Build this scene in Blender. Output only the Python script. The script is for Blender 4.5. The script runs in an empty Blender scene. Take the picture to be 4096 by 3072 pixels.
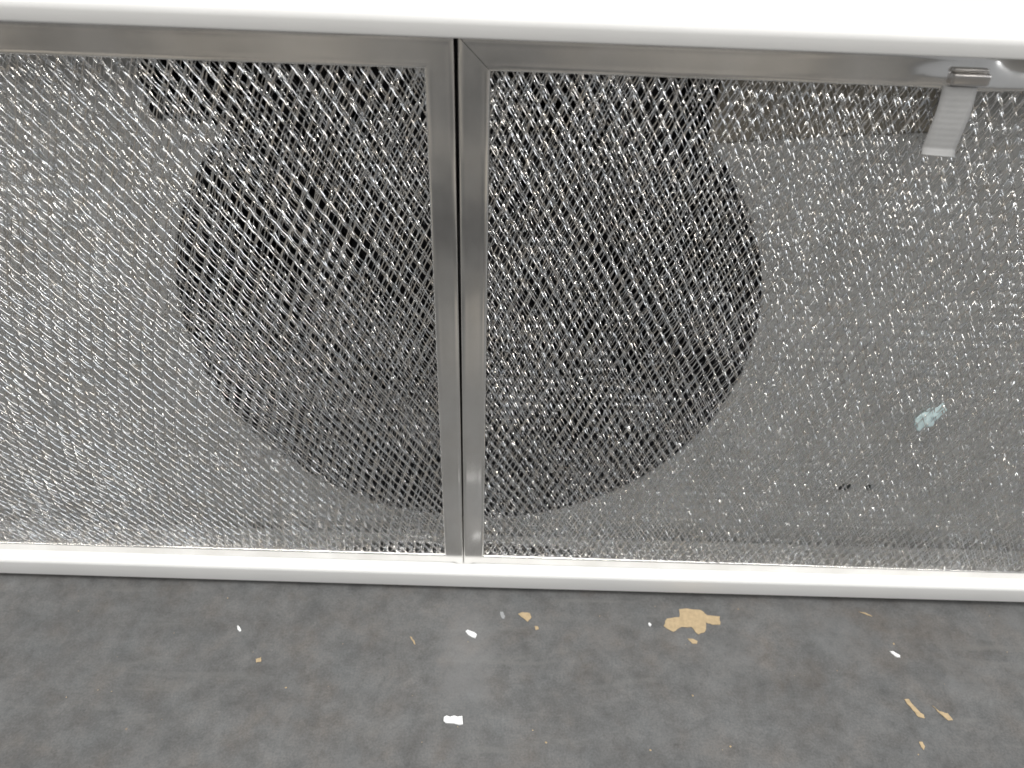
import bpy, bmesh, math, random
import numpy as np
from mathutils import Matrix, Vector

S = bpy.context.scene
C = S.collection
rnd = random.Random(7)
nrg = np.random.default_rng(11)

# ------------------------------------------------------------------ camera
cam = bpy.data.cameras.new('camera')
camo = bpy.data.objects.new('camera', cam)
C.objects.link(camo)
S.camera = camo
right = Vector((0.99938958, 0.01221129, 0.03273162))
up = Vector((-0.03294133, 0.6413906, 0.76650699))
fwd = Vector((0.01163371, 0.76711732, -0.64140133))
right.normalize(); fwd.normalize(); up = right.cross(fwd).normalized()
M = Matrix((right, up, -fwd)).transposed().to_4x4()
M.translation = Vector((0.01943, -0.27366, 0.35802))
camo.matrix_world = M
cam.sensor_width = 36
cam.lens = 27.0
cam.clip_start = 0.01
cam.clip_end = 200
cam.dof.use_dof = True
cam.dof.focus_distance = 0.345
cam.dof.aperture_fstop = 11.0

# ------------------------------------------------------------------ light
w = bpy.data.worlds.new('World')
S.world = w
w.use_nodes = True
w.node_tree.nodes['Background'].inputs['Color'].default_value = (0.97, 0.985, 1.0, 1)
w.node_tree.nodes['Background'].inputs['Strength'].default_value = 0.33

def area_lamp(name, loc, target, sx, sy, power, col):
    l = bpy.data.lights.new(name, 'AREA')
    l.shape = 'RECTANGLE'; l.size = sx; l.size_y = sy; l.energy = power; l.color = col
    o = bpy.data.objects.new(name, l); C.objects.link(o)
    o.location = loc
    o.rotation_euler = (Vector(target) - Vector(loc)).to_track_quat('-Z', 'Y').to_euler()
    return o
# the tubes under the roof of the hall, and one bright roof light
area_lamp('roof_light', (0.3, -0.5, 3.4), (0, 0, 0), 2.4, 1.6, 85, (1.0, 0.99, 0.97))
area_lamp('glint_light', (2.9, -1.35, 1.55), (0, 0, 0.1), 0.9, 1.6, 21, (0.98, 0.99, 1.0))  # added side lamp, placed and sized for glints on the mesh strands
for tx, ty, tp in ((-2.6, -2.2, 26), (-1.1, -0.9, 22), (2.3, -3.2, 26), (0.2, -3.4, 24)):
    area_lamp('tube_light', (tx, ty, 3.1), (tx * 0.6, ty * 0.6, 0), 1.2, 0.12, tp, (1.0, 0.965, 0.90))

S.view_settings.view_transform = 'Standard'
S.view_settings.look = 'None'
S.view_settings.exposure = 0.0
S.view_settings.gamma = 1.0
S.render.engine = 'CYCLES'
S.cycles.max_bounces = 10
S.cycles.glossy_bounces = 9

# ------------------------------------------------------------------ materials
def mat(name):
    m = bpy.data.materials.new(name); m.use_nodes = True
    nt = m.node_tree
    return m, nt, nt.nodes['Principled BSDF']

def N(nt, typ, **kw):
    n = nt.nodes.new(typ)
    for k, v in kw.items():
        setattr(n, k, v)
    return n

def noise(nt, scale, detail=4, rough=0.55, coord=None, dist=0.0):
    n = N(nt, 'ShaderNodeTexNoise')
    n.inputs['Scale'].default_value = scale
    n.inputs['Detail'].default_value = detail
    n.inputs['Roughness'].default_value = rough
    n.inputs['Distortion'].default_value = dist
    if coord is not None:
        nt.links.new(coord, n.inputs['Vector'])
    return n

def ramp(nt, src, stops):
    r = N(nt, 'ShaderNodeValToRGB')
    cr = r.color_ramp
    while len(cr.elements) < len(stops):
        cr.elements.new(0.5)
    for e, (p, c) in zip(cr.elements, stops):
        e.position = p
        e.color = (c[0], c[1], c[2], 1) if hasattr(c, '__len__') else (c, c, c, 1)
    nt.links.new(src, r.inputs['Fac'])
    return r

def mix(nt, fac, a, b, mode='MIX'):
    m = N(nt, 'ShaderNodeMix', data_type='RGBA', blend_type=mode)
    if isinstance(fac, (int, float)):
        m.inputs[0].default_value = fac
    else:
        nt.links.new(fac, m.inputs[0])
    for sock, v in ((m.inputs[6], a), (m.inputs[7], b)):
        if isinstance(v, tuple):
            sock.default_value = (*v, 1)
        else:
            nt.links.new(v, sock)
    return m.outputs[2]

def bump(nt, bsdf, height, strength, distance):
    b = N(nt, 'ShaderNodeBump')
    b.inputs['Strength'].default_value = strength
    b.inputs['Distance'].default_value = distance
    nt.links.new(height, b.inputs['Height'])
    nt.links.new(b.outputs['Normal'], bsdf.inputs['Normal'])
    return b

def geo_pos(nt):
    return N(nt, 'ShaderNodeNewGeometry').outputs['Position']

def m_floor():
    m, nt, b = mat('painted_concrete')
    p = geo_pos(nt)
    n1 = noise(nt, 9, 6, 0.62, p)
    n2 = noise(nt, 75, 8, 0.75, p, 0.2)
    n3 = noise(nt, 900, 2, 0.5, p)
    hue = noise(nt, 55, 4, 0.6, p)
    c1 = ramp(nt, n1.outputs['Fac'], [(0.3, (0.107, 0.107, 0.107)), (0.7, (0.144, 0.144, 0.143))])
    c2 = ramp(nt, n2.outputs['Fac'], [(0.31, (0.72, 0.72, 0.72)), (0.5, (1.0, 1.0, 1.0)), (0.69, (1.28, 1.28, 1.28))])
    c = mix(nt, 1.0, c1.outputs['Color'], c2.outputs['Color'], 'MULTIPLY')
    ch = ramp(nt, hue.outputs['Fac'], [(0.3, (0.97, 1.0, 1.02)), (0.52, (1, 1, 1)), (0.72, (1.06, 1.0, 0.95))])
    c = mix(nt, 1.0, c, ch.outputs['Color'], 'MULTIPLY')
    # broad pale and dark zones on the unseen floor, added for frame reflections
    mz = N(nt, 'ShaderNodeMapping'); mz.inputs['Location'].default_value = (7.7, 4.4, 0); mz.inputs['Scale'].default_value = (1.3, 2.4, 1)
    nt.links.new(p, mz.inputs['Vector'])
    zn = noise(nt, 2.4, 2, 0.5, mz.outputs['Vector'])
    zr = ramp(nt, zn.outputs['Fac'], [(0.41, (0.10, 0.10, 0.11)), (0.50, (0.7, 0.7, 0.7)), (0.56, (1.4, 1.30, 1.16)), (0.63, (3.4, 3.1, 2.7))])
    sy = N(nt, 'ShaderNodeSeparateXYZ'); nt.links.new(p, sy.inputs[0])
    my = N(nt, 'ShaderNodeMapRange', interpolation_type='SMOOTHSTEP')
    my.inputs['From Min'].default_value = -0.17; my.inputs['From Max'].default_value = -0.30
    nt.links.new(sy.outputs['Y'], my.inputs['Value'])
    c = mix(nt, my.outputs['Result'], c, mix(nt, 1.0, c, zr.outputs['Color'], 'MULTIPLY'))
    g = ramp(nt, n3.outputs['Fac'], [(0.3, (0.86,) * 3), (0.7, (1.14,) * 3)])
    c = mix(nt, 1.0, c, g.outputs['Color'], 'MULTIPLY')
    # long pale scuffs
    mp = N(nt, 'ShaderNodeMapping')
    mp.inputs['Rotation'].default_value = (0, 0, 0.75)
    mp.inputs['Scale'].default_value = (14, 110, 1)
    nt.links.new(p, mp.inputs['Vector'])
    sc = noise(nt, 1.0, 3, 0.5, mp.outputs['Vector'], 0.6)
    scr = ramp(nt, sc.outputs['Fac'], [(0.60, 0.0), (0.78, 0.5)])
    c = mix(nt, scr.outputs['Color'], c, (0.19, 0.19, 0.185))
    # dusty bloom and brown rub marks
    du = noise(nt, 30, 6, 0.7, p, 0.3)
    dur = ramp(nt, du.outputs['Fac'], [(0.55, 0.0), (0.75, 0.55)])
    c = mix(nt, dur.outputs['Color'], c, (0.175, 0.178, 0.18))
    br = noise(nt, 24, 5, 0.65, p, 0.3)
    brr = ramp(nt, br.outputs['Fac'], [(0.58, 0.0), (0.72, 0.16)])
    c = mix(nt, brr.outputs['Color'], c, (0.125, 0.095, 0.07))
    fn = noise(nt, 330, 5, 0.75, p)
    fnr = ramp(nt, fn.outputs['Fac'], [(0.32, 0.84), (0.44, 1.0), (0.60, 1.0), (0.72, 1.18)])
    c = mix(nt, 1.0, c, fnr.outputs['Color'], 'MULTIPLY')
    # pale glow of the stiles' reflection, painted below the middle of the hood
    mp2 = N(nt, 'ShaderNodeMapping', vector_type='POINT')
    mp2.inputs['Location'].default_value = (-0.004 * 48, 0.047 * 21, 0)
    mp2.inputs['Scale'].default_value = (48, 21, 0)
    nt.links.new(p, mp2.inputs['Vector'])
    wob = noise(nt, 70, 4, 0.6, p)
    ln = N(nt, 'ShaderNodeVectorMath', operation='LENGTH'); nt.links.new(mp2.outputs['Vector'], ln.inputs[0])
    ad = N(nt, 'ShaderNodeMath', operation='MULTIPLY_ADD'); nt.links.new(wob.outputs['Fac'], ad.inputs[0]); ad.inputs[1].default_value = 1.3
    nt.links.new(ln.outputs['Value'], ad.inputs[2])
    glr = ramp(nt, ad.outputs[0], [(0.48, 0.36), (0.85, 0.0)])
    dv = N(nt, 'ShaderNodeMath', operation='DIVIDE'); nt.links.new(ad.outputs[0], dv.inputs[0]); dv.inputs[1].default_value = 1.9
    nt.links.new(dv.outputs[0], glr.inputs['Fac'])
    c = mix(nt, glr.outputs['Color'], c, (0.22, 0.222, 0.225))
    # tiny tan and pink grains in the surface
    v = N(nt, 'ShaderNodeTexVoronoi'); v.inputs['Scale'].default_value = 62
    nt.links.new(p, v.inputs['Vector'])
    vs = N(nt, 'ShaderNodeSeparateColor'); nt.links.new(v.outputs['Color'], vs.inputs['Color'])
    thr = N(nt, 'ShaderNodeMath', operation='MULTIPLY_ADD')
    nt.links.new(vs.outputs['Red'], thr.inputs[0]); thr.inputs[1].default_value = 0.12; thr.inputs[2].default_value = -0.075
    dd = N(nt, 'ShaderNodeMath', operation='LESS_THAN')
    nt.links.new(v.outputs['Distance'], dd.inputs[0]); nt.links.new(thr.outputs[0], dd.inputs[1])
    c = mix(nt, dd.outputs[0], c, (0.24, 0.19, 0.14))
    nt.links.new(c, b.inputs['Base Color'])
    rr = ramp(nt, n2.outputs['Fac'], [(0.3, 0.36), (0.7, 0.52)])
    nt.links.new(rr.outputs['Color'], b.inputs['Roughness'])
    b.inputs['Specular IOR Level'].default_value = 0.5
    bump(nt, b, n2.outputs['Fac'], 0.35, 0.0008)
    return m

def m_enamel():
    m, nt, b = mat('white_enamel')
    p = geo_pos(nt)
    n = noise(nt, 30, 4, 0.5, p)
    r = ramp(nt, n.outputs['Fac'], [(0.3, (0.79, 0.79, 0.785)), (0.7, (0.82, 0.82, 0.815))])
    nt.links.new(r.outputs['Color'], b.inputs['Base Color'])
    b.inputs['Roughness'].default_value = 0.32
    n2 = noise(nt, 1400, 2, 0.5, p)
    bump(nt, b, n2.outputs['Fac'], 0.06, 0.0002)
    return m

def m_alu(name, lo, hi, rlo, rhi, wav, brush=0.05, tint=False):
    m, nt, b = mat(name)
    p = geo_pos(nt)
    mp = N(nt, 'ShaderNodeMapping'); mp.inputs['Scale'].default_value = (30, 30, 22)
    nt.links.new(p, mp.inputs['Vector'])
    n = noise(nt, 1.0, 4, 0.6, mp.outputs['Vector'])
    r = ramp(nt, n.outputs['Fac'], [(0.3, lo), (0.7, hi)])
    col = r.outputs['Color']
    if tint:        # rolled foil: faint straw and blue-grey tints from strand to strand
        tn = noise(nt, 260, 2, 0.5, p)
        tr = ramp(nt, tn.outputs['Fac'], [(0.32, (0.95, 0.985, 1.02)), (0.5, (1.0, 1.0, 1.0)), (0.68, (1.03, 0.975, 0.90))])
        col = mix(nt, 1.0, col, tr.outputs['Color'], 'MULTIPLY')
    nt.links.new(col, b.inputs['Base Color'])
    b.inputs['Metallic'].default_value = 1.0
    rr = ramp(nt, n.outputs['Fac'], [(0.25, rlo), (0.75, rhi)])
    nt.links.new(rr.outputs['Color'], b.inputs['Roughness'])
    big = noise(nt, 28, 2, 0.4, p)
    fine = noise(nt, 1700, 2, 0.5, p)
    b1 = N(nt, 'ShaderNodeBump'); b1.inputs['Strength'].default_value = wav; b1.inputs['Distance'].default_value = 0.004
    nt.links.new(big.outputs['Fac'], b1.inputs['Height'])
    b2 = N(nt, 'ShaderNodeBump'); b2.inputs['Strength'].default_value = brush; b2.inputs['Distance'].default_value = 0.0002
    nt.links.new(fine.outputs['Fac'], b2.inputs['Height'])
    nt.links.new(b1.outputs['Normal'], b2.inputs['Normal'])
    nt.links.new(b2.outputs['Normal'], b.inputs['Normal'])
    return m

def m_plain(name, col, rough, metal=0.0, var=0.12, scale=60):
    m, nt, b = mat(name)
    p = geo_pos(nt)
    n = noise(nt, scale, 4, 0.6, p)
    r = ramp(nt, n.outputs['Fac'], [(0.3, tuple(x * (1 - var) for x in col)), (0.7, tuple(min(1, x * (1 + var)) for x in col))])
    nt.links.new(r.outputs['Color'], b.inputs['Base Color'])
    b.inputs['Roughness'].default_value = rough
    b.inputs['Metallic'].default_value = metal
    return m

FLOOR = m_floor()
ENAMEL = m_enamel()
FRAME = m_alu('frame_aluminium', (0.74, 0.725, 0.70), (0.90, 0.895, 0.885), 0.13, 0.20, 0.10, 0.0)
MESH = m_alu('mesh_aluminium', (0.72, 0.715, 0.71), (0.84, 0.84, 0.84), 0.11, 0.18, 0.0, 0.0, True)
GALV = m_plain('liner_paint', (0.73, 0.73, 0.725), 0.45)
DARK = m_plain('blower_steel', (0.035, 0.035, 0.04), 0.5, 0.2)
LIP_SHADE = m_plain('lip_shade', (0.48, 0.44, 0.38), 0.5, 0.3)  # tone of the shade below the top lip
STEEL = m_plain('latch_steel', (0.62, 0.60, 0.585), 0.28, 1.0)
TAB = m_plain('tab_plastic', (0.40, 0.40, 0.40), 0.5, 0, 0.05, 200)
TAN = m_plain('bare_tan_patch', (0.47, 0.36, 0.22), 0.8, 0, 0.14, 400)
WHITE = m_plain('white_chip_glint', (0.86, 0.87, 0.88), 0.5, 0, 0.02)
GREYCHIP = m_plain('grey_chip', (0.33, 0.34, 0.35), 0.6)
BLUE = m_plain('pale_blue', (0.78, 0.95, 1.0), 0.25, 0, 0.05)
RUBBER = m_plain('foot_rubber', (0.03, 0.03, 0.03), 0.7)

# ------------------------------------------------------------------ helpers
def tag(o, label=None, cat=None, group=None, kind=None):
    if label: o['label'] = label
    if cat: o['category'] = cat
    if group: o['group'] = group
    if kind: o['kind'] = kind
    return o

def link(name, me, m, parent=None, smooth=False):
    o = bpy.data.objects.new(name, me)
    C.objects.link(o)
    if m: me.materials.append(m)
    if parent: o.parent = parent
    if smooth:
        me.polygons.foreach_set('use_smooth', [True] * len(me.polygons))
    return o

def mesh(name, v, f, m, parent=None, smooth=False):
    me = bpy.data.meshes.new(name)
    me.from_pydata([tuple(x) for x in v], [], f)
    me.validate()
    bm = bmesh.new(); bm.from_mesh(me)
    bmesh.ops.recalc_face_normals(bm, faces=bm.faces)
    bm.to_mesh(me); bm.free()
    return link(name, me, m, parent, smooth)

def empty(name, loc=(0, 0, 0), rot=(0, 0, 0)):
    o = bpy.data.objects.new(name, None); C.objects.link(o)
    o.location = loc; o.rotation_euler = rot
    o.empty_display_size = 0.02
    return o

def box(name, x0, x1, y0, y1, z0, z1, m, parent=None, bev=0.0, seg=2):
    me = bpy.data.meshes.new(name)
    bm = bmesh.new()
    bmesh.ops.create_cube(bm, size=1)
    for v in bm.verts:
        v.co = Vector(((x0 + x1) / 2 + v.co.x * (x1 - x0), (y0 + y1) / 2 + v.co.y * (y1 - y0), (z0 + z1) / 2 + v.co.z * (z1 - z0)))
    if bev:
        bmesh.ops.bevel(bm, geom=bm.edges[:], offset=bev, segments=seg, profile=0.5, affect='EDGES')
    bm.to_mesh(me); bm.free()
    return link(name, me, m, parent, smooth=False)

def sweep_x(name, prof, xs, m, parent, warp=None, smooth=True, cap=True):
    """prof: list of (y,z); swept along x stations"""
    v = []; f = []
    n = len(prof)
    for i, x in enumerate(xs):
        for (y, z) in prof:
            p = (x, y, z)
            v.append(warp(p) if warp else p)
    for i in range(len(xs) - 1):
        for k in range(n - 1):
            f.append((i * n + k, i * n + k + 1, (i + 1) * n + k + 1, (i + 1) * n + k))
    return mesh(name, v, f, m, parent, smooth)

def arc(cy, cz, r, a0, a1, n):
    return [(cy + r * math.cos(math.radians(a0 + (a1 - a0) * i / n)), cz + r * math.sin(math.radians(a0 + (a1 - a0) * i / n))) for i in range(n + 1)]

# ------------------------------------------------------------------ floor
ZF = -0.0255
v = []; f = []
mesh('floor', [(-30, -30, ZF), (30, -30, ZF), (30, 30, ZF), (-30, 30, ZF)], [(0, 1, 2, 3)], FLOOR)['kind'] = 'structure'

# ------------------------------------------------------------------ the hood
hood = empty('range_hood', (0, 0.2, ZF))
tag(hood, 'white enamelled range hood lying on the grey floor, open underside facing the viewer', 'range hood')
HX = 0.40
def hp(o):
    o.parent = hood
    o.matrix_parent_inverse = Matrix.Translation(hood.location).inverted()
    return o
xs = [-HX + 2 * HX * i / 20 for i in range(21)]
# top shell: rolled front edge running back into the big top panel
prof = [(0.006, 0.2822), (-0.0058, 0.2822)] + arc(-0.0058, 0.2830, 0.0008, 270, 180, 3)[1:] + [(-0.0070, 0.2866)] + \
       arc(-0.0026, 0.2866, 0.0044, 180, 96, 9)[1:] + [(0.03, 0.2932), (0.12, 0.2962), (0.50, 0.300)]
hp(sweep_x('top_panel', prof, xs, ENAMEL, None))
# bottom shell: channel the filters stand in
zt = -0.0078
prof = [(0.012, 0.004), (0.012, zt), (-0.0046, zt)] + arc(-0.0046, zt - 0.0022, 0.0022, 90, 180, 6)[1:] + \
       [(-0.0058, -0.0212)] + arc(-0.0050, -0.0212, 0.0008, 180, 270, 3)[1:] + [(0.010, -0.0220), (0.50, -0.0220)]
hp(sweep_x('bottom_lip', prof, xs, ENAMEL, None, warp=lambda p: (p[0], p[1], p[2] + (0.0042 * (p[0] - 0.0) if p[0] > 0 and p[1] < 0.011 else 0.0))))
hp(box('side_panel', -HX - 0.002, -HX, -0.0066, 0.50, -0.022, 0.286, ENAMEL, None))
hp(box('side_panel', HX, HX + 0.002, -0.0066, 0.50, -0.022, 0.286, ENAMEL, None))
hp(box('rear_panel', -HX - 0.002, HX + 0.002, 0.5005, 0.502, -0.022, 0.300, ENAMEL, None))
for sx in (-1, 1):
    for yy in (0.03, 0.46):
        hp(box('foot', sx * 0.36 - 0.012, sx * 0.36 + 0.012, yy - 0.012, yy + 0.012, ZF + 0.0002, -0.0222, RUBBER, None))

# inner liner panel with the blower opening (round below, squared off above)
YL = 0.0215
def opening():
    cx, cz, r = 0.003, 0.142, 0.1355
    pts = []
    a0 = math.degrees(math.asin((0.238 - cz) / r))
    n = 56
    for i in range(n + 1):
        a = math.radians(180 - a0 + (180 + 2 * a0) * i / n)
        pts.append((cx + r * math.cos(a), cz + r * math.sin(a)))
    pts += [(0.150, 0.243), (0.186, 0.246), (0.186, 0.2775), (-0.122, 0.2775), (-0.122, 0.240)]
    return pts
def panel_with_holes(name, y, x0, x1, z0, z1, holes, m):
    me = bpy.data.meshes.new(name)
    bm = bmesh.new()
    def loop(pts):
        vs = [bm.verts.new((x, y, z)) for x, z in pts]
        return [bm.edges.new((vs[i], vs[(i + 1) % len(vs)])) for i in range(len(vs))]
    edges = loop([(x0, z0), (x1, z0), (x1, z1), (x0, z1)])
    for h in holes: edges += loop(h)
    bmesh.ops.triangle_fill(bm, use_beauty=True, use_dissolve=False, edges=edges)
    bmesh.ops.recalc_face_normals(bm, faces=bm.faces)
    # sheet thickness
    r = bmesh.ops.extrude_face_region(bm, geom=bm.faces[:])
    for e in r['geom']:
        if isinstance(e, bmesh.types.BMVert): e.co.y += 0.0012
    bmesh.ops.recalc_face_normals(bm, faces=bm.faces)
    bm.to_mesh(me); bm.free()
    return link(name, me, m)
def ring(cx, cz, r, n=16):
    return [(cx + r * math.cos(2 * math.pi * i / n), cz + r * math.sin(2 * math.pi * i / n)) for i in range(n)]
hp(panel_with_holes('liner_panel', YL, -HX + 0.001, HX - 0.001, -0.0075, 0.2815,
                    [opening(), ring(0.2128, 0.0435, 0.0036), ring(0.2270, 0.0440, 0.0030)], GALV))
# dark blower housing behind the opening
def housing():
    v = []; f = []
    pts = opening()
    n = len(pts)
    for yy, s in ((YL + 0.0014, 1.0), (YL + 0.012, 0.985), (0.16, 0.97)):
        for x, z in pts: v.append((0.003 + (x - 0.003) * s, yy, 0.145 + (z - 0.145) * s))
    for k in range(2):
        for i in range(n):
            j = (i + 1) % n
            f.append((k * n + i, k * n + j, (k + 1) * n + j, (k + 1) * n + i))
    f.append(tuple(range(2 * n, 3 * n)))
    return mesh('blower_housing', v, f, DARK)
hp(housing())
hp(box('lip_shade_plate', 0.098, 0.230, YL + 0.0018, YL + 0.0026, 0.232, 0.2805, LIP_SHADE, None))  # added plate; its brown tone stands in for the top lip's shadow
bw = hp(empty('blower_wheel'))
def vane_mesh():
    me = bpy.data.meshes.new('vane'); bm = bmesh.new()
    bmesh.ops.create_cube(bm, size=1, matrix=Matrix.Rotation(0.6, 4, 'Y') @ Matrix.Diagonal((0.018, 0.07, 0.0008, 1)))
    bm.to_mesh(me); bm.free(); me.materials.append(DARK)
    return me
vm = vane_mesh()
for k in range(36):
    o = bpy.data.objects.new('vane', vm); C.objects.link(o); o.parent = bw
    o.matrix_local = Matrix.Translation((0.003, 0.10, 0.145)) @ Matrix.Rotation(2 * math.pi * k / 36, 4, 'Y') @ Matrix.Translation((0.085, 0, 0))
me = bpy.data.meshes.new('hub'); bm = bmesh.new()
bmesh.ops.create_cone(bm, cap_ends=True, segments=32, radius1=0.03, radius2=0.025, depth=0.06,
                      matrix=Matrix.Translation((0.003, 0.12, 0.145)) @ Matrix.Rotation(math.pi / 2, 4, 'X'))
bm.to_mesh(me); bm.free()
link('hub', me, DARK, bw)
# ------------------------------------------------------------------ filters
H = 0.27
def rail_profile(wd):
    # (u outward from the inner edge, y)
    p = [(0.0, 0.0095), (0.0, 0.0009)]
    p += [(0.0009 - 0.0009 * math.cos(math.radians(a)), 0.0009 - 0.0009 * math.sin(math.radians(a))) for a in (22, 45, 67, 90)]
    p += [(wd * q, 0.00006) for q in (0.2, 0.32, 0.44, 0.56, 0.68, 0.8)] + [(wd - 0.0007, 0.0)]
    p += [(wd - 0.0007 + 0.0007 * math.sin(math.radians(a)), 0.0007 - 0.0007 * math.cos(math.radians(a))) for a in (30, 60, 90)]
    p += [(wd, 0.0100)]
    return p

def rail(name, side, x0, x1, wd, m, parent, warp=None, gap=0.00008, roll=False):
    """side: top/bottom/left/right of inner rectangle x0..x1 by 0..H"""
    prof = rail_profile(wd)
    n = len(prof); st = 60 if side in ('top', 'bottom') else 40
    v = []; f = []
    for i in range(st + 1):
        s = i / st
        for (u, y) in prof:
            if roll and u <= 0.00091: u, y = u * 1.9, (y * 1.25 if y < 0.001 else y)
            g = gap
            if side == 'top': p = [(x0 - u + g) + (x1 - x0 + 2 * u - 2 * g) * s, y, H + u]
            elif side == 'bottom': p = [(x0 - u + g) + (x1 - x0 + 2 * u - 2 * g) * s, y, -u]
            elif side == 'left': p = [x0 - u, y, (-u + g) + (H + 2 * u - 2 * g) * s]
            else: p = [x1 + u, y, (-u + g) + (H + 2 * u - 2 * g) * s]
            if side == 'bottom': p[2] = max(p[2], -0.0076)
            elif side in ('left', 'right'): p[2] = max(p[2], -0.0076)
            if warp: p = warp(p, u)
            v.append(p)
    for i in range(st):
        for k in range(n - 1):
            f.append((i * n + k, i * n + k + 1, (i + 1) * n + k + 1, (i + 1) * n + k))
    return mesh(name, v, f, m, parent, True)

T = np.array([0.0, 0.13, 0.32, 0.5, 0.68, 0.87, 1.0])
CR = np.array([-1.0, 0.0, 1.0])

def strips(A, B, tnoise, tilt, wid, amp, r, curl, flat):
    """foil ribbons from points A to B (n,3). tilt: angle of the ribbon about its own axis."""
    n = len(A)
    d = B - A
    Ln = np.linalg.norm(d, axis=1, keepdims=True)
    d = d / Ln
    yv = np.array([0, 1.0, 0])
    side = np.cross(d, yv); side /= np.linalg.norm(side, axis=1, keepdims=True)   # lies in the sheet
    side *= np.where(side[:, 2:3] < 0, -1, 1)                                      # pointing upward
    nrm = np.cross(side, d); nrm *= np.where(nrm[:, 1:2] > 0, -1, 1)              # toward the viewer
    out = np.zeros((n, len(T), len(CR), 3))
    tl = tilt + r.normal(0, tnoise, n)
    bn = r.uniform(0.6, 1.4, (n, 1))
    for a, t in enumerate(T):
        c = A + (B - A) * t
        bow = amp * bn * math.sin(math.pi * t)
        c = c + nrm * bow
        ang = tl * (flat + (1 - flat) * math.sin(math.pi * t))
        w = wid * (1.25 - 0.45 * math.sin(math.pi * t))
        ca, sa = np.cos(ang)[:, None], np.sin(ang)[:, None]
        # positive tilt: upper edge goes back, so that the face looks up
        ax = side * ca - nrm * sa
        fn = nrm * ca + side * sa
        for b, q in enumerate(CR):
            out[:, a, b] = c + ax * (q * w * 0.5) + fn * (curl * w * (1 - q * q))
    return out.reshape(n, -1, 3)

def strip_faces(n):
    nt_, nc = len(T), len(CR)
    base = []
    for a in range(nt_ - 1):
        for b in range(nc - 1):
            base.append((a * nc + b, a * nc + b + 1, (a + 1) * nc + b + 1, (a + 1) * nc + b))
    base = np.array(base)
    off = (np.arange(n) * nt_ * nc)[:, None, None]
    return (base[None] + off).reshape(-1, 4)

def mesh_sheet(parent, x0, x1, y0, seed, shear0, shear1, px, pz, wid, tilt1, tilt2, mirror=1, curl=0.16, amp=0.00035, ynoise=0.00006, tnoise=0.10, flat=0.35, over=0.0):
    r = np.random.default_rng(int(seed * 10))
    nj = int(H / pz) + 4
    ni = int((x1 - x0) / px) + 80
    J, I = np.meshgrid(np.arange(nj), np.arange(ni), indexing='ij')
    Z = H + pz - J * pz
    # strand "a" leads from (j,i) to (j+1,i) sliding by the local shear, strand "b" to (j+1,i-1)
    base = x0 - 40 * px + I * px
    f_ = (base - x0) / (x1 - x0)
    slide = (shear0 + (shear1 - shear0) * f_) * pz * (J - nj * 0.5)
    X = base + slide
    jj = Z
    dx = 0.0014 * np.sin(jj * 23 + seed) + 0.0009 * np.sin(X * 31 + jj * 17 + 2 * seed)
    dz = 0.0024 * np.sin(X * 10 + seed * 1.7) + 0.0010 * np.sin(X * 37 + jj * 11 + seed) + 0.0005 * np.sin(X * 130 + jj * 70 + seed)
    PX = X + dx + r.normal(0, 0.00013, X.shape)
    PZ = Z + dz + r.normal(0, 0.00013, X.shape)
    PY = y0 + 0.0005 * np.sin(X * 60 + Z * 45 + seed) + 0.0004 * np.sin(X * 24 - Z * 75 + seed * 3) + r.normal(0, ynoise, X.shape)
    if mirror < 0:
        PX = (x0 + x1) - PX
    P = np.stack([PX, PY, PZ], -1)
    def inside(A, B):
        m = (A[:, 0] + B[:, 0]) / 2; z = (A[:, 2] + B[:, 2]) / 2
        return (m > x0 - 0.003) & (m < x1 + 0.003) & (z > -0.003) & (z < H + 0.003)
    A1 = P[:-1].reshape(-1, 3); B1 = P[1:].reshape(-1, 3)
    A2 = P[:-1, 1:].reshape(-1, 3); B2 = P[1:, :-1].reshape(-1, 3)
    # tilt follows slow ripples of the sheet so glints gather in bands
    def tl(A, base_t):
        if over:        # the top of the front sheet lies further over
            base_t = base_t + over * np.clip((A[:, 2] - 0.13) / 0.10, 0, 1)
        return base_t + 0.10 * np.sin(A[:, 0] * 46 + A[:, 2] * 33 + seed) + 0.08 * np.sin(A[:, 2] * 120 - A[:, 0] * 21 + seed)
    k1 = inside(A1, B1); k2 = inside(A2, B2)
    v1 = strips(A1[k1], B1[k1], tnoise, tl(A1[k1], tilt1), wid, amp, r, curl, flat)
    v2 = strips(A2[k2], B2[k2], tnoise * 1.5, tl(A2[k2], tilt2), wid * 0.95, amp * 0.6, r, curl, flat)
    V = np.concatenate([v1.reshape(-1, 3), v2.reshape(-1, 3)])
    n = len(v1) + len(v2)
    F = strip_faces(n)
    me = bpy.data.meshes.new('mesh_sheet')
    me.vertices.add(len(V)); me.vertices.foreach_set('co', V.astype(np.float32).ravel())
    me.loops.add(F.size); me.loops.foreach_set('vertex_index', F.astype(np.int32).ravel())
    me.polygons.add(len(F))
    me.polygons.foreach_set('loop_start', np.arange(0, F.size, 4, dtype=np.int32))
    me.polygons.foreach_set('loop_total', np.full(len(F), 4, dtype=np.int32))
    me.polygons.foreach_set('use_smooth', np.ones(len(F), dtype=bool))
    me.update(calc_edges=True)
    return link('mesh_sheet', me, MESH, parent)

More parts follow.
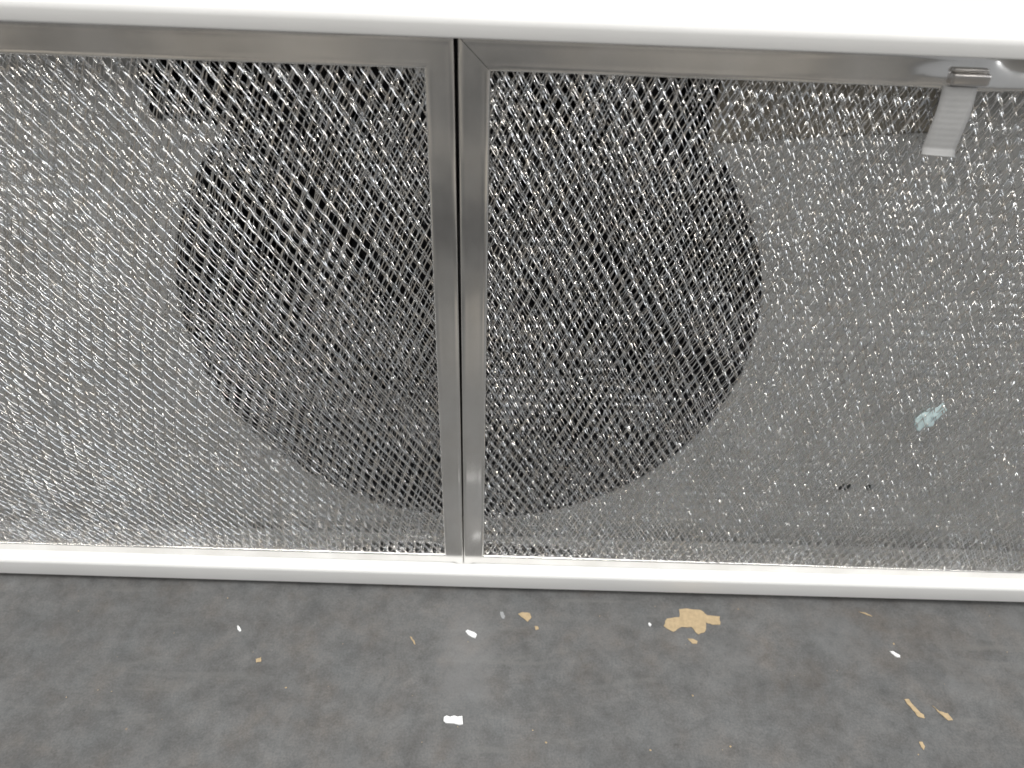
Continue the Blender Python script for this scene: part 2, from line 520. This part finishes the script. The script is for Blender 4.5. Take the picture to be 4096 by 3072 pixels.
def grease_filter(loc_x, rot, label, x0, x1, wl, wr, seed, dimple=False):
    GP = 0.00013 if dimple else 0.0
    t = empty('grease_filter', (loc_x, 0, -0.0076), (0, rot, 0))
    tag(t, label, 'grease filter', 'aluminium grease filters in the hood')
    def put(o):
        o.parent = t
        o.location.z = 0.0076
        return o
    WT = 0.0116
    def warp_top(p, u):
        x = p[0]
        if dimple:
            k = max(0.0, min(1.0, (x - 0.1860) / 0.006)) 
            k = k * k * (3 - 2 * k)
            k2 = max(0.0, min(1.0, (x - 0.105) / 0.07))
            uu = max(0.0, u - 0.0008)
            p[1] += (k * (0.22 * uu + 32 * uu * uu) + 0.13 * k2 * (1 - k) * uu) if p[1] < 0.006 else 0
            q = math.exp(-((x - 0.180) / 0.013) ** 2)
            p[2] -= 0.0006 * q * (1 - u / WT)
            p[1] -= 0.0008 * q * (1 - u / WT) if p[1] < 0.006 else 0
            e = math.exp(-((x - 0.1665) / 0.0022) ** 2) * math.exp(-((u - 0.004) / 0.0022) ** 2)
            p[1] -= 0.0009 * e
        return p
    put(rail('top_rail', 'top', x0, x1, WT, FRAME, None, warp_top, GP))
    put(rail('bottom_rail', 'bottom', x0, x1, 0.0100, FRAME, None, lambda p, u: [p[0], p[1] + 0.10 * u if p[1] < 0.006 else p[1], p[2]], GP))
    put(rail('stile', 'left', x0, x1, wl, FRAME, None, None, GP, dimple))
    put(rail('stile', 'right', x0, x1, wr, FRAME, None, None, GP))
    s = [
        # y0, seed, shear0, shear1, px, pz, wid, tilt1, tilt2, mirror, amp, ynoise, tnoise
        (0.0020, 3, 0.94, 0.62, 0.0056, 0.0056, 0.00060, 1.15, -0.20, 1, 0.00018, 0.00005, 0.09),
        (0.0032, 3.4, 0.93, 0.60, 0.0055, 0.0055, 0.00054, 0.60, -0.05, 1, 0.00080, 0.00022, 0.50),
        (0.0044, 3.9, 0.90, 0.57, 0.0057, 0.0054, 0.00055, 0.62, 0.20, 1, 0.00080, 0.00024, 0.50),
        (0.0056, 4.5, 0.85, 0.62, 0.0054, 0.0056, 0.00054, 0.66, -0.15, 1, 0.00080, 0.00024, 0.50),
        (0.0068, 33, 0.80, 0.66, 0.0047, 0.0045, 0.00048, 0.60, -0.20, 1, 0.00070, 0.00022, 0.45),
    ]
    for (y0, sd, s0, s1, px, pz, wd, t1, t2, mi, am, yn, tn) in s:
        if dimple:      # this filter's sheets are stretched steeper and lie less flat
            s0, s1 = s1 * 1.0, s0 * 0.62
            am = am * 1.1 + 0.00034; yn = yn + 0.00005; px *= 0.94; pz *= 0.94; wd *= 0.93; tn = tn + 0.08
        put(mesh_sheet(None, x0, x1, y0, sd + seed, s0, s1, px, pz, wd, t1, t2, mi, 0.24, am, yn, tn, 0.5 if (y0 < 0.003 and not dimple) else 0.35,
                       0.38 if (y0 < 0.003 and not dimple) else 0.0))
    return t, put

fl, putl = grease_filter(-0.0002, math.radians(-0.18), 'left grease filter, shiny diamond mesh in a plain aluminium frame without a latch',
                         -0.372, -0.0105, 0.0103, 0.0105, 0)
fr, putr = grease_filter(0.0, 0.0, 'right grease filter, aluminium mesh and frame with a latch and a grey pull tab',
                         0.0116, 0.372, 0.0114, 0.0110, 100, dimple=True)

# latch on the right filter's top rail
me = bpy.data.meshes.new('latch'); bm = bmesh.new()
def bbox(bm, x0, x1, y0, y1, z0, z1, bev):
    r = bmesh.ops.create_cube(bm, size=1)
    for q in r['verts']:
        q.co = Vector(((x0 + x1) / 2 + q.co.x * (x1 - x0), (y0 + y1) / 2 + q.co.y * (y1 - y0), (z0 + z1) / 2 + q.co.z * (z1 - z0)))
    es = list({e for q in r['verts'] for e in q.link_edges})
    bmesh.ops.bevel(bm, geom=es, offset=bev, segments=3, profile=0.5, affect='EDGES')
bbox(bm, 0.1702, 0.1834, -0.0028, 0.0004, 0.2719, 0.2760, 0.0009)
bbox(bm, 0.1700, 0.1822, -0.0018, 0.0004, 0.2761, 0.2774, 0.0004)
bm.to_mesh(me); bm.free()
putr(link('latch', me, STEEL, None, True))
# pull tab
v = []; f = []
ns, nw = 72, 6
for i in range(ns + 1):
    s = i / ns
    z = 0.2712 - 0.0232 * s
    y = -0.0008 - 0.0030 * s - 0.0006 * math.sin(s * math.pi) - 0.00002 * math.cos(s * math.pi * 24) - (0.0012 * ((s - 0.9) / 0.1) if s > 0.9 else 0)
    xo = 0.1688 - 0.0002 * s + 0.0003 * math.sin(s * 5)
    for k in range(nw + 1):
        q = k / nw
        v.append((xo + 0.0122 * q, y - 0.0003 * math.sin(q * math.pi), z - 0.0006 * q * s))
nv = len(v)
v += [(a, b + 0.0005, c) for a, b, c in v]
for i in range(ns):
    for k in range(nw):
        a = i * (nw + 1) + k
        f.append((a, a + 1, a + nw + 2, a + nw + 1)); f.append((a + nv, a + nw + 1 + nv, a + nw + 2 + nv, a + 1 + nv))
for k in range(nw):
    a = ns * (nw + 1) + k; f.append((a, a + 1, a + 1 + nv, a + nv))
    f.append((k, k + nv, k + 1 + nv, k + 1))
for i in range(ns):
    a = i * (nw + 1); b_ = a + nw + 1
    f.append((a, b_, b_ + nv, a + nv))
    a += nw; b_ += nw
    f.append((a, a + nv, b_ + nv, b_))
putr(mesh('pull_tab', v, f, TAB, None, True))

# lumpy flattened pale blue spot inside the right filter
me = bpy.data.meshes.new('blue_spot'); bm = bmesh.new()
bmesh.ops.create_icosphere(bm, subdivisions=3, radius=1)
for q in bm.verts:
    k = 1 + 0.22 * math.sin(q.co.x * 5 + 1) * math.cos(q.co.z * 6) + 0.10 * math.sin(q.co.z * 13 + q.co.x * 9)
    q.co = Vector((q.co.x * 0.0052 * k + 0.0026 * q.co.z, q.co.y * 0.0006 * k, q.co.z * 0.0078 * k))
bm.to_mesh(me); bm.free()
o = link('blue_spot', me, BLUE, None, True)
o.location = (0.2256, 0.0031, 0.1140)
tag(o, 'pale blue spot inside the mesh of the right filter', 'scrap')

# ------------------------------------------------------------------ bits on the floor
def flake(name, label, cat, group, cx, cy, pts, m, h=0.0003, scale=0.001, jitter=True):
    """pts in mm around (cx,cy)"""
    P = []
    n = len(pts)
    for i in range(n):
        a = Vector(pts[i]); b = Vector(pts[(i + 1) % n])
        P.append(a)
        if jitter:
            for q in (0.33, 0.66):
                c = a.lerp(b, q); L = (b - a).length
                P.append(c + Vector((rnd.uniform(-1, 1), rnd.uniform(-1, 1))) * L * 0.07)
    me = bpy.data.meshes.new(name); bm = bmesh.new()
    vs = [bm.verts.new((p.x * scale, p.y * scale, 0)) for p in P]
    fc = bm.faces.new(vs)
    r = bmesh.ops.extrude_face_region(bm, geom=[fc])
    for e in r['geom']:
        if isinstance(e, bmesh.types.BMVert):
            e.co.z += h
    bmesh.ops.triangulate(bm, faces=[q for q in bm.faces if len(q.verts) > 4])
    bmesh.ops.recalc_face_normals(bm, faces=bm.faces)
    bm.to_mesh(me); bm.free()
    o = link(name, me, m)
    o.location = (cx, cy, ZF + 0.0001)
    tag(o, label, cat, group)
    return o
G1 = 'tan scraps on the floor'; G2 = 'white chips and lamp glints on the floor'
flake('tan_scrap', 'largest tan scrap with a ragged outline on the grey floor', 'scrap', G1, 0.1330, -0.0215,
      [(-14, -3.2), (-10, -6), (-6, -3.4), (-1.5, -3.2), (1.2, -7.0), (4.2, -5.6), (5.6, -0.6), (8.5, -1.8), (12.0, -1.6), (12.6, 2.6), (7.0, 3.0), (4.2, 5.8), (-5.6, 5.8), (-6.2, 1.6), (-12, 0.6)], TAN, 0.0003, 0.00126)
flake('tan_scrap', 'small tan scrap just below the largest ragged one', 'scrap', G1, 0.1305, -0.0345,
      [(-2.6, 1.4), (0.5, 1.2), (2.6, -0.2), (2.0, -1.8), (-0.5, -1.6)], TAN)
flake('tan_scrap', 'tan scrap shaped like a shark fin near the middle of the hood lip', 'scrap', G1, 0.0366, -0.0220,
      [(-4.2, 1.6), (-1.5, 2.8), (2.6, 2.2), (3.4, -0.6), (1.2, -3.4), (-1.2, -1.0)], TAN)
flake('tan_scrap', 'pea-sized tan crumb beside the fin-shaped scrap', 'scrap', G1, 0.0428, -0.0292,
      [(-1.0, 1.2), (0.9, 1.1), (1.2, -0.8), (-0.6, -1.2)], TAN)
flake('tan_scrap', 'long leaning orange-tan sliver at lower right, left of its twin', 'scrap', G1, 0.2417, -0.0705,
      [(-3.6, 5.0), (-1.2, 5.2), (0.6, 0.5), (3.4, -3.4), (3.2, -5.2), (0.0, -4.4), (-1.4, -1.0)], TAN)
flake('tan_scrap', 'tadpole-shaped tan sliver at the far lower right', 'scrap', G1, 0.2560, -0.0735,
      [(-4.4, 5.0), (-1.8, 1.8), (2.2, 0.8), (3.4, -2.8), (0.8, -3.0), (-1.8, 0.4)], TAN)
flake('tan_scrap', 'small upright tan crumb below the two slivers at lower right', 'scrap', G1, 0.2378, -0.0900,
      [(-0.9, 1.8), (0.8, 1.8), (1.2, -0.6), (-0.2, -2.4), (-1.0, -0.8)], TAN)
flake('tan_scrap', 'square golden crumb on the left part of the floor', 'scrap', G1, -0.1072, -0.0537,
      [(-1.6, 0.6), (0.2, 1.2), (1.0, 1.8), (1.6, -0.8), (-0.8, -1.4)], TAN)
flake('tan_scrap', 'short curved tan sliver left of the upper white glint', 'scrap', G1, -0.0255, -0.0392,
      [(-2.2, 2.2), (-1.0, 2.0), (1.0, -1.4), (1.4, -2.8), (0.4, -1.8), (-1.2, 0.6)], TAN)
flake('tan_scrap', 'faint yellow-tan sliver close to the hood lip at the right', 'scrap', G1, 0.2350, -0.0135,
      [(-3.4, 1.4), (0.5, 0.6), (3.6, -1.6), (1.0, -1.0)], TAN)
flake('white_chip_glint', 'largest white lamp glint, an oblong in the middle of the near floor', 'chip', G2, -0.0002, -0.0838,  # lamp reflection in the floor, modelled as a raised white flake
      [(-4.9, 1.4), (-3.6, 2.2), (-1.9, 1.6), (0.2, 2.3), (2.0, 1.8), (4.4, 2.2), (5.0, -2.0), (3.2, -2.4), (0.2, -1.7), (-3.8, -1.6), (-5.0, -0.5)], WHITE, 0.0008, jitter=False)
flake('white_chip_glint', 'tilted white lamp glint between the hood lip and the largest glint', 'chip', G2, 0.0064, -0.0342,  # second lamp reflection, also modelled as a white flake
      [(-3.4, 1.4), (-2.2, 2.3), (-0.4, 1.5), (1.4, 0.9), (3.0, -0.4), (2.4, -2.6), (0.8, -2.3), (-1.8, -0.8)], WHITE, 0.0008, jitter=False)
flake('white_chip_glint', 'white oval chip at the right of the floor', 'chip', G2, 0.2427, -0.0392,
      [(-2.2, 1.8), (-0.4, 1.6), (2.4, -0.6), (2.2, -2.0), (0.4, -1.8), (-1.8, 0.4)], WHITE, 0.0007)
flake('white_chip_glint', 'small white pointed chip at the left of the floor', 'chip', G2, -0.1227, -0.0354,
      [(-1.4, 2.2), (0.2, 1.0), (1.5, -1.0), (0.6, -1.6), (-0.8, -0.2)], WHITE, 0.0006)
flake('white_chip_glint', 'tiny white chip left of the largest tan scrap', 'chip', G2, 0.1075, -0.0250,
      [(-0.9, 0.7), (0.0, 1.3), (0.9, 0.1), (0.3, -1.2), (-0.5, -0.7)], WHITE, 0.0006)
flake('grey_chip', 'faint pale grey oval fleck left of the fin-shaped tan scrap', 'chip', None, 0.0235, -0.0215,
      [(-1.5, 2.2), (0.2, 2.1), (1.4, -0.6), (1.1, -2.4), (-0.2, -2.2), (-1.2, 0.2)], GREYCHIP, 0.0003)

# grit: hundreds of tiny crumbs
v = []; f = []
for k in range(200):
    x = rnd.uniform(-0.4, 0.42); y = rnd.uniform(-0.40, -0.011); r0 = rnd.choice((0.0002, 0.0003, 0.0003, 0.0004, 0.0006))
    b = len(v); a0 = rnd.uniform(0, 6)
    for q in range(5):
        a = a0 + q * 1.2566; v.append((x + r0 * math.cos(a) * rnd.uniform(.6, 1.3), y + r0 * math.sin(a) * rnd.uniform(.6, 1.3), ZF + 0.00005))
    v.append((x, y, ZF + r0 * 0.9))
    for q in range(5): f.append((b + q, b + (q + 1) % 5, b + 5))
g = mesh('grit', v, f, TAN)
tag(g, 'scattered tan grit over the grey floor', 'grit', None, 'stuff')
